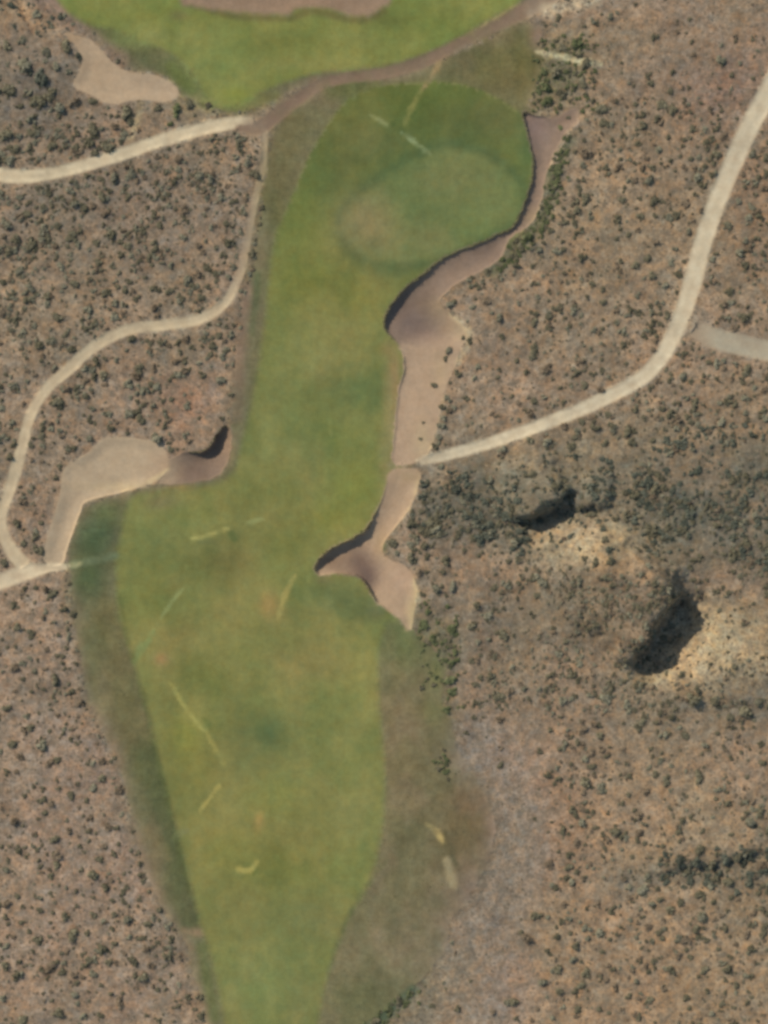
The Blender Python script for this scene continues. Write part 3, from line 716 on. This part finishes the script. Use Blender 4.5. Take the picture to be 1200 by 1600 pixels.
SPOTS += Q(800,0,[(380,105,25),(420,515,40),(590,545,20),(705,490,38),(675,555,30),(740,435,20),(650,390,22),(640,355,24),(800,410,16),(660,265,10),(850,260,22),(1045,195,16),(1030,415,16),(1055,555,14),(845,605,28),(990,640,30),(890,630,14),(965,600,22),(960,720,28),(945,765,18),(905,690,20),(800,685,18),(730,645,24),(590,675,24),(410,655,20),(470,655,20),(340,715,36),(550,745,12),(495,790,28),(640,850,34),(745,755,22),(655,790,26),(1125,725,30),(1190,740,30),(1085,820,25),(1185,885,28),(1125,975,28),(1110,1020,30),(1010,1060,32),(1095,1130,20),(885,990,24),(830,1090,26),(600,1010,30),(740,1030,24),(660,940,28),(515,935,26),(300,985,28),(345,930,35),(320,890,24),(235,885,16),(230,600,20),(265,550,16),(480,475,22),(240,225,30),(340,300,32),(330,390,35),(230,440,35),(155,470,40),(160,400,35),(200,340,35),(150,340,25),(1130,370,20),(490,60,16),(750,340,20),(1150,240,16),(490,1120,24),(590,1080,20),(400,1120,15),(130,1170,26),(240,1170,24),(75,1120,34),(180,1080,22),(40,1160,30),(220,800,30),(210,860,28),(165,990,25),(870,830,35)])
SPOTS += Q(800,400,[(375,130,22),(220,240,26),(180,115,18),(690,235,14),(660,350,24),(630,380,20),(660,440,24),(560,400,24),(985,235,20),(1085,290,28),(970,295,18),(1015,290,22),(1040,340,28),(735,280,24),(650,265,24),(720,140,26),(660,90,28),(750,30,28),(575,40,28),(490,35,16),(250,30,18),(425,215,22),(590,185,25),(165,530,40),(300,545,26),(65,545,22),(345,610,26),(415,625,28),(240,685,22),(85,740,30),(150,660,22),(30,690,24),(245,800,26),(325,780,26),(395,805,28),(435,880,28),(85,860,32),(300,850,24),(450,740,24),(480,810,28),(800,565,30),(925,560,14),(920,500,24),(990,490,18),(1100,540,40),(1180,630,30),(1020,660,20),(815,665,22),(850,710,28),(980,780,32),(760,690,20),(1130,840,28),(1180,710,18),(890,590,22),(165,290,22),(105,310,28),(30,220,20),(250,290,16),(580,720,24),(680,760,22),(540,820,35),(560,880,35),(660,870,24),(1040,880,28),(1140,60,18),(1105,115,14),(1070,170,14),(110,270,20),(20,490,24),(100,460,36),(1190,560,24),(1105,605,16)])
SPOTS += Q(400,400,[(910,225,28),(990,305,14),(905,440,26),(888,480,20),(835,600,24),(970,385,14),(785,780,12),(770,855,14),(1150,380,22),(1145,295,30),(1040,520,20),(970,520,10),(910,595,16),(990,670,20),(1110,745,24),(1080,210,30),(1015,240,20),(1135,570,16),(870,710,24),(880,760,22),(860,850,26),(1090,850,18),(800,1070,22),(1100,1050,25),(1000,1120,35),(930,1100,40),(870,990,25)])
SPOTS += Q(400,800,[(640,150,35),(660,195,25),(730,210,30),(810,50,28),(800,210,24),(860,100,35),(1080,120,45),(1040,60,30),(850,360,35),(920,350,30),(775,280,30),(780,385,20),(790,525,40),(835,590,28),(910,550,40),(930,655,25),(885,690,24),(910,790,35),(915,850,30),(1050,775,25),(1030,810,20),(1110,770,20),(1140,865,35),(1140,970,26),(1145,1105,24),(1020,905,22),(1020,960,18),(1160,580,35),(1090,485,35),(1030,440,28),(1040,610,24),(1010,540,30),(1090,600,16),(1160,450,24),(890,1165,24),(900,1210,20)])
SPOTS += Q(800,800,[(725,600,28),(430,310,35),(490,180,14),(650,330,28),(330,215,22),(310,175,16),(610,985,30),(730,765,22),(580,820,24),(660,820,24),(540,900,30),(850,870,50),(700,850,18),(440,870,40),(910,1090,30),(810,1050,30),(960,1040,22),(1060,1050,24),(700,1130,22),(650,1110,18),(330,1020,28),(415,1050,30),(250,1085,25),(130,1120,25),(345,1160,28),(520,1110,24),(590,1010,28),(1090,940,40),(1150,890,35),(945,880,40),(1160,680,16),(140,40,30),(230,20,26),(60,70,26),(370,15,28),(30,90,22)])
SPOTS += Q(400,1200,[(885,20,20),(900,45,16),(880,1005,16),(1005,998,14),(890,1035,12),(935,865,14),(1180,1100,28),(1110,1140,20),(945,1125,22),(825,1115,20),(620,1140,30),(670,1090,30),(715,1060,24),(560,1185,32)])
SPOTS = np.array(SPOTS)
SPOTS[:, 2] *= 0.98
# drop near-duplicates where two survey sheets overlap
ok = np.ones(len(SPOTS), bool)
for i in range(len(SPOTS)):
    for j in range(i):
        if ok[j] and np.hypot(*(SPOTS[i, :2] - SPOTS[j, :2])) < 4.5: ok[i] = False; break
SPOTS = SPOTS[ok]
onpath = np.zeros(len(SPOTS), bool)
for k in range(N_PATH - 1): onpath |= inside(ZP[k], SPOTS[:, :2])
SPOTS = SPOTS[~onpath]

def where(x, y):
    for k, s in (('chan', 'growing in the brown waste bunker floor'), ('mid', 'on the pinkish sand strip of the waste bunker'), ('low', 'on the hooked sand bunker'),
                 ('left', 'at the tan boomerang bunker'), ('left2', 'by the brown dirt bunker')):
        if inside(BUNK[k], np.array([(x, y)]))[0]: return s, 'shrubs in the bunkers'
    if x < 420:
        ypa = np.interp(x, [0, 80, 190, 300, 420], [275, 270, 241, 206, 186])
        if y < ypa:
            if y > 165 or x > 150: return 'between the tan bunker and the pale gravel path', 'shrubs above the gravel path'
            return 'in the thicket left of the upper tan bunker', 'shrubs beside the upper bunker'
        xb = np.interp(y, [205, 380, 472, 507, 538, 573, 610, 652, 700, 795, 880], [414, 386, 352, 262, 152, 112, 72, 47, 34, 5, 30])
        if y < 890:
            if x < xb:
                if y < 400: return 'in dense scrub under the gravel path', 'shrubs between the two left paths'
                return 'on the outer side of the winding dirt path', 'shrubs between the two left paths'
            if y < 650: return 'inside the bend of the winding dirt path', 'shrubs inside the winding path'
            return 'between the winding path and the boomerang bunker', 'shrubs inside the winding path'
        if x > np.interp(y, [900, 1100, 1250, 1400, 1600], [70, 110, 150, 210, 270]): return 'along the edge of the olive rough', 'shrubs on the pinkish flat'
        if y < 1180: return 'on the pinkish flat below the short pale path', 'shrubs on the pinkish flat'
        return 'far out on the pinkish flat', 'shrubs on the pinkish flat'
    if y < 170 and x < 960: return 'in the thicket above the waste bunker', 'shrubs above the waste bunker'
    xr = np.interp(y, [100, 222, 300, 380, 455, 525, 583], [1225, 1160, 1126, 1098, 1078, 1052, 1012])
    yr = np.interp(x, [655, 772, 862, 942, 1012, 1052], [721, 690, 658, 624, 583, 525])
    if y < 585 and x > xr:
        return ('beyond the gravel road above the grey spur' if y < 535 else 'just below the grey gravel spur'), 'shrubs beyond the gravel road'
    if x <= 1052 and y < yr or y < 500:
        if x < 905: return 'along the bank of the waste bunker', 'shrubs between waste bunker and road'
        if y < 200: return 'on the bare slope above the gravel road', 'shrubs between waste bunker and road'
        if x > xr - 75 and y < 585: return 'along the inner verge of the gravel road', 'shrubs between waste bunker and road'
        return 'between waste bunker and gravel road', 'shrubs between waste bunker and road'
    if y < 740: return 'on the slope directly below the gravel road', 'shrubs below the gravel road'
    if y < 840: return 'in the dark scrub above the golden mound', 'shrubs on the scrub mounds'
    if x < 760: return 'beside the hooked bunker', 'shrubs on the scrub mounds'
    if y < 1080:
        if x > 1000: return 'round the deep shadowed gully', 'shrubs on the scrub mounds'
        return 'on the brown scrub mound by the shadowed gully', 'shrubs on the scrub mounds'
    if x < 860: return 'on the bare strip beside the lower rough', 'shrubs beside the lower rough'
    if x > 1020 and 1310 < y < 1400: return 'in the dark thicket on the tan flat', 'shrubs on the tan flat'
    if y < 1310: return 'between the mounds and the dark thicket', 'shrubs on the tan flat'
    return 'on the tan flat below the dark thicket', 'shrubs on the tan flat'

order = np.argsort(-SPOTS[:, 2])
in_view = (SPOTS[:, 0] > 3) & (SPOTS[:, 0] < 1197) & (SPOTS[:, 1] > 3) & (SPOTS[:, 1] < 1597)
order = [i for i in order if in_view[i]]
NIND = 300
special = [i for i in range(len(SPOTS)) if any(inside(BUNK[k], SPOTS[i:i + 1, :2])[0] for k in ('chan', 'mid'))]
chosen = list(dict.fromkeys(special + order))[:NIND]
rest = [i for i in range(len(SPOTS)) if i not in set(chosen)]

def tint_index(x, y, u):                  # which kind of bush grows where
    if (830 < x < 935 and 50 < y < 178) or (645 < x < 725 and 930 < y < 1210) or (540 < x < 660 and y > 1530) or (235 < x < 310 and 145 < y < 195) or (770 < x < 900 and abs(x - np.interp(y, [200, 250, 290, 325, 365, 390, 420], [888, 872, 862, 852, 832, 805, 780])) < 22 and 195 < y < 425):
        return 3 if u < .7 else 0
    wv = 55 * math.sin(x * 0.021) * math.sin(x * 0.0093 + 1)
    if (x > 640 and 722 - 0.1 * (x - 650) < y + 0.4 * wv < 850 + 0.1 * (x - 800)) or (x > 1020 and 1318 < y < 1398):
        if u < .55: return 4
        u = (u - .55) / .45
    if y < 130 and x < 130 and u < .5: return 4
    if y < 200 and x < 300: p = (.55, .40)
    elif 140 < y < 700 and x < 420: p = (.45, .40)
    elif x < 420: p = (.62, .18)
    elif x < 960 and y < 180: p = (.55, .45)
    elif 730 < y < 880: p = (.72, .22)
    elif 620 < y < 1120: p = (.50, .34)
    else: p = (.58, .22)
    return 0 if u < p[0] else 1 if u < p[0] + p[1] else 2
PROTO = {}
for c in range(5):
    for v in range(6):
        V, Fq, lf = shrub_arrays(95, 100 + c * 10 + v, [0.62, 0.55, 0.75][v % 3])
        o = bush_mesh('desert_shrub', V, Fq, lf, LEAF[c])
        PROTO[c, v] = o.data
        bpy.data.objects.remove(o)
zs = height(SPOTS[:, :2])
ws = W(SPOTS[:, :2])
for i in chosen:
    x, y, r = SPOTS[i]
    c = tint_index(x, y, random.random())
    o = bpy.data.objects.new('desert_shrub', PROTO[c, random.randrange(6)])
    COL.objects.link(o)
    o.location = (ws[i, 0], ws[i, 1], zs[i] - 0.05)
    R = r * S * 0.98
    k = random.choice((1.0, 1.0, 1.0, 1.42))
    o.scale = (R * math.sqrt(k) * random.uniform(.95, 1.05), R / math.sqrt(k) * random.uniform(.95, 1.05), R * random.uniform(.48, .7))
    near_d = np.sort(np.hypot(SPOTS[:, 0] - x, SPOTS[:, 1] - y) - SPOTS[:, 2])[1] - r
    crowd = 'touching another ' if near_d < -1 else 'standing apart ' if near_d > 12 else ''
    o.rotation_euler = (0, 0, random.uniform(0, 6.283))
    s, g = where(x, y)
    size = 'big' if r > 10.5 else 'middling' if r > 8.2 else 'small'
    shape = 'oblong' if k > 1.2 else 'round'
    put(o, f'{size} {shape} {COLN[c]} shrub {crowd}{s}', 'shrub', f'{g}, {size} {shape} {COLN[c]}')

# the many small ones between: one mass for each kind
def density(x, y):
    d = np.full(len(x), 9.0)
    def box(x0, x1, y0, y1, v):
        m = (x > x0) & (x < x1) & (y > y0) & (y < y1)
        d[m] = v
    box(-200, 430, -200, 200, 24); box(-200, 430, 195, 560, 62); box(-200, 430, 560, 890, 30); box(-200, 360, 890, 1800, 20)
    box(700, 1400, -200, 160, 6); box(830, 1400, 150, 640, 36); box(640, 1400, 620, 735, 46); box(640, 1400, 735, 880, 120); box(640, 1400, 880, 1110, 85); box(1060, 1220, 940, 1080, 45); box(800, 940, 750, 830, 90)
    box(840, 1400, 1110, 1800, 27); box(560, 850, 1110, 1800, 2.5); box(960, 1400, -200, 130, 5); box(830, 960, 20, 180, 22); box(1030, 1400, 1320, 1395, 90); box(950, 1040, 1350, 1400, 40); box(860, 1010, 890, 1020, 100)
    box(830, 1000, 818, 885, 40); box(1070, 1225, 930, 1090, 34); box(650, 760, 860, 1100, 30); box(270, 360, 590, 700, 4)
    return d
N = 60000
cx = rng.uniform(-110, 1310, N * 4); cy = rng.uniform(-105, 1705, N * 4)
dm = 1.9 * density(cx, cy) * (0.2 + 1.7 * sm((fbm(cx * 0.028, cy * 0.028, 55, 4) - 0.3) / 0.4))
area_units = (1420 * 1810) / 1e4
pick = rng.uniform(0, 1, N * 4) < dm * area_units / (N * 4)
small = np.stack([cx[pick], cy[pick]], 1)
blocked = np.zeros(len(small), bool)
for z in ZP: blocked |= inside(z, small)
for z in ZP[:N_PATH]: blocked |= dist(z, small, 9, True) < 4
for k in ('ul', 'left', 'left2', 'chan', 'mid', 'low'): blocked |= dist(BUNK[k], small, 9, True) < 4
blocked |= dist(np.array([(836,81),(880,90),(940,101)]), small, 12) < 7
small = small[~blocked]
rs = np.clip(rng.lognormal(1.30, .48, len(small)), 1.5, 10.5) * np.where((small[:, 1] > 620) & (small[:, 1] < 1110) & (small[:, 0] > 640), np.where(small[:, 1] < 880, 1.05, 0.85), 1.0)
gl = spline([(888,205),(872,245),(864,285),(855,325),(834,365),(808,392),(778,422),(735,445)], False, 1.2)
gl = np.concatenate([gl + rng.normal(0, 7, gl.shape), rng.uniform((832,55), (930,178), (170, 2)), rng.uniform((655,945), (715,1085), (70, 2)), spline([(575,1612),(612,1580),(645,1550)], False, 2) + rng.normal(0, 6, (len(spline([(575,1612),(612,1580),(645,1550)], False, 2)), 2)), rng.normal((695,1195), (7, 12), (16, 2)), rng.uniform((785,728), (960,800), (130, 2)), rng.uniform((940,890), (1050,1050), (110, 2)), rng.uniform((660,745), (760,850), (70, 2))])
gb = np.zeros(len(gl), bool)
for z in ZP[:-2]: gb |= inside(z, gl)
gb |= dist(np.array([(836,81),(880,90),(940,101)]), gl, 12) < 7
gl = gl[~gb]
small = np.concatenate([small, gl]); rs = np.concatenate([rs, rng.uniform(2.2, 6.0, len(gl))])
rest_rows = SPOTS[rest]
MASS = np.concatenate([np.column_stack([small, rs]), rest_rows])
VAR = [shrub_arrays(26, 300 + v, [0.6, 0.5, 0.7][v % 3]) for v in range(10)]
def mass(name, rows, mat, label, cat, variants, squash=1.0):
    h = height(rows[:, :2]); w = W(rows[:, :2])
    VV, FF, LL, n = [], [], [], 0
    for i in range(len(rows)):
        V, Fq, lf = variants[rng.integers(len(variants))]
        a = rng.uniform(0, 6.283)
        ca, sa = math.cos(a), math.sin(a)
        R = rows[i, 2] * S
        q = V * np.array([R * rng.uniform(.85, 1.2), R * rng.uniform(.85, 1.2), R * rng.uniform(.7, 1.05) * squash])
        VV.append(np.stack([q[:, 0] * ca - q[:, 1] * sa + w[i, 0], q[:, 0] * sa + q[:, 1] * ca + w[i, 1], q[:, 2] + h[i] - 0.04], 1))
        FF.append(Fq + n); LL.append(np.clip(lf + rng.normal(0, .13), 0, 1)); n += len(V)
    o = bush_mesh(name, np.concatenate(VV), np.concatenate(FF), np.concatenate(LL), mat)
    return put(o, label, cat, None, 'stuff')
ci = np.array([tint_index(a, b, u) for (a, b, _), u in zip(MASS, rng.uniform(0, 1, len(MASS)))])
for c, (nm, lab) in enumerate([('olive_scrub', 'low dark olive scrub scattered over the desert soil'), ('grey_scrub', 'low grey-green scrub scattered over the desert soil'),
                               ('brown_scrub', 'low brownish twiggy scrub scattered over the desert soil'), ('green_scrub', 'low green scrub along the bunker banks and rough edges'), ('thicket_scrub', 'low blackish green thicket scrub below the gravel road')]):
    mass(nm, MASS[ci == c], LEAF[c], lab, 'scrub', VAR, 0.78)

# dry tufts and tussocks
def tuft_arrays(nb, seed):
    r = np.random.default_rng(seed)
    V, Fq, lf = [], [], []
    for i in range(nb):
        a = r.uniform(0, 6.283); l = r.uniform(.5, 1.0); wd = r.uniform(.14, .26)
        d = np.array([math.cos(a), math.sin(a)]); s = np.array([-d[1], d[0]]) * wd
        b0 = d * .08
        n0 = len(V)
        V += [(b0[0] - s[0], b0[1] - s[1], 0), (b0[0] + s[0], b0[1] + s[1], 0), (d[0] * l * .6 + s[0] * .7, d[1] * l * .6 + s[1] * .7, .7), (d[0] * l, d[1] * l, r.uniform(.5, 1.0))]
        Fq += [(n0, n0 + 1, n0 + 2), (n0, n0 + 2, n0 + 3)]
        lf += [float(np.clip(r.normal(.5, .25), 0, 1))] * 4
    return np.array(V, float), np.array(Fq, int), np.array(lf, float)
TUFT = [tuft_arrays(6, 500 + k) for k in range(8)]
STRAW = leaf_mat('dry_straw', (0.11,0.088,0.060), (0.20,0.158,0.105), (0.33,0.27,0.19))
GREYT = leaf_mat('grey_tuft', (0.075,0.070,0.055), (0.13,0.12,0.095), (0.22,0.20,0.165))
RGRS = leaf_mat('rough_blades', (0.085,0.082,0.036), (0.135,0.125,0.062), (0.20,0.18,0.10))
def scatter(n, x0, x1, y0, y1, test):
    p = np.stack([rng.uniform(x0, x1, n), rng.uniform(y0, y1, n)], 1)
    return p[test(p)]
def on_desert(p):
    b = np.zeros(len(p), bool)
    for z in ZP: b |= inside(z, p)
    return ~b & (rng.uniform(0, 1, len(p)) < 0.35 + 0.9 * fbm(p[:, 0] * .03, p[:, 1] * .03, 88, 3))
t1 = scatter(34000, -110, 1310, -105, 1705, on_desert)
half = len(t1) // 2
mass('dry_tufts', np.column_stack([t1[:half], rng.uniform(1.0, 2.8, half)]), STRAW, 'straw coloured dry grass tufts on the desert soil', 'grass', TUFT, 0.8)
mass('grey_tufts', np.column_stack([t1[half:], rng.uniform(1.0, 2.8, len(t1) - half)]), GREYT, 'grey dead tufts on the desert soil', 'grass', TUFT, 0.8)
def on_rough(p):
    b = (inside(ZP[-1], p) | inside(ZP[-2], p)) & (dist(ZP[-2], p, 30, True) > rng.uniform(2, 30, len(p)))
    for z in ZP[:-2]: b &= ~inside(z, p)
    return b & (fbm(p[:, 0] * .03, p[:, 1] * .03, 99, 3) > 0.46)
t2 = scatter(14000, -60, 900, -100, 1700, on_rough)
lipp = []
for zk, lip, reach in LIPS:
    if zk in ('mid', 'left'): continue
    l = spline(np.asarray(lip, float), False, 1.3)
    l = l[l[:, 2] > 0.3][:, :2]
    lipp.append(l + rng.normal(0, 0.8, l.shape))
lipp = np.concatenate(lipp)
mass('rough_grass', np.column_stack([np.concatenate([t2, lipp]), np.concatenate([rng.uniform(.8, 2.0, len(t2)), rng.uniform(1.2, 2.6, len(lipp))])]), RGRS,
     'shaggy olive grass of the rough and the bunker lips', 'grass', TUFT, 0.7)
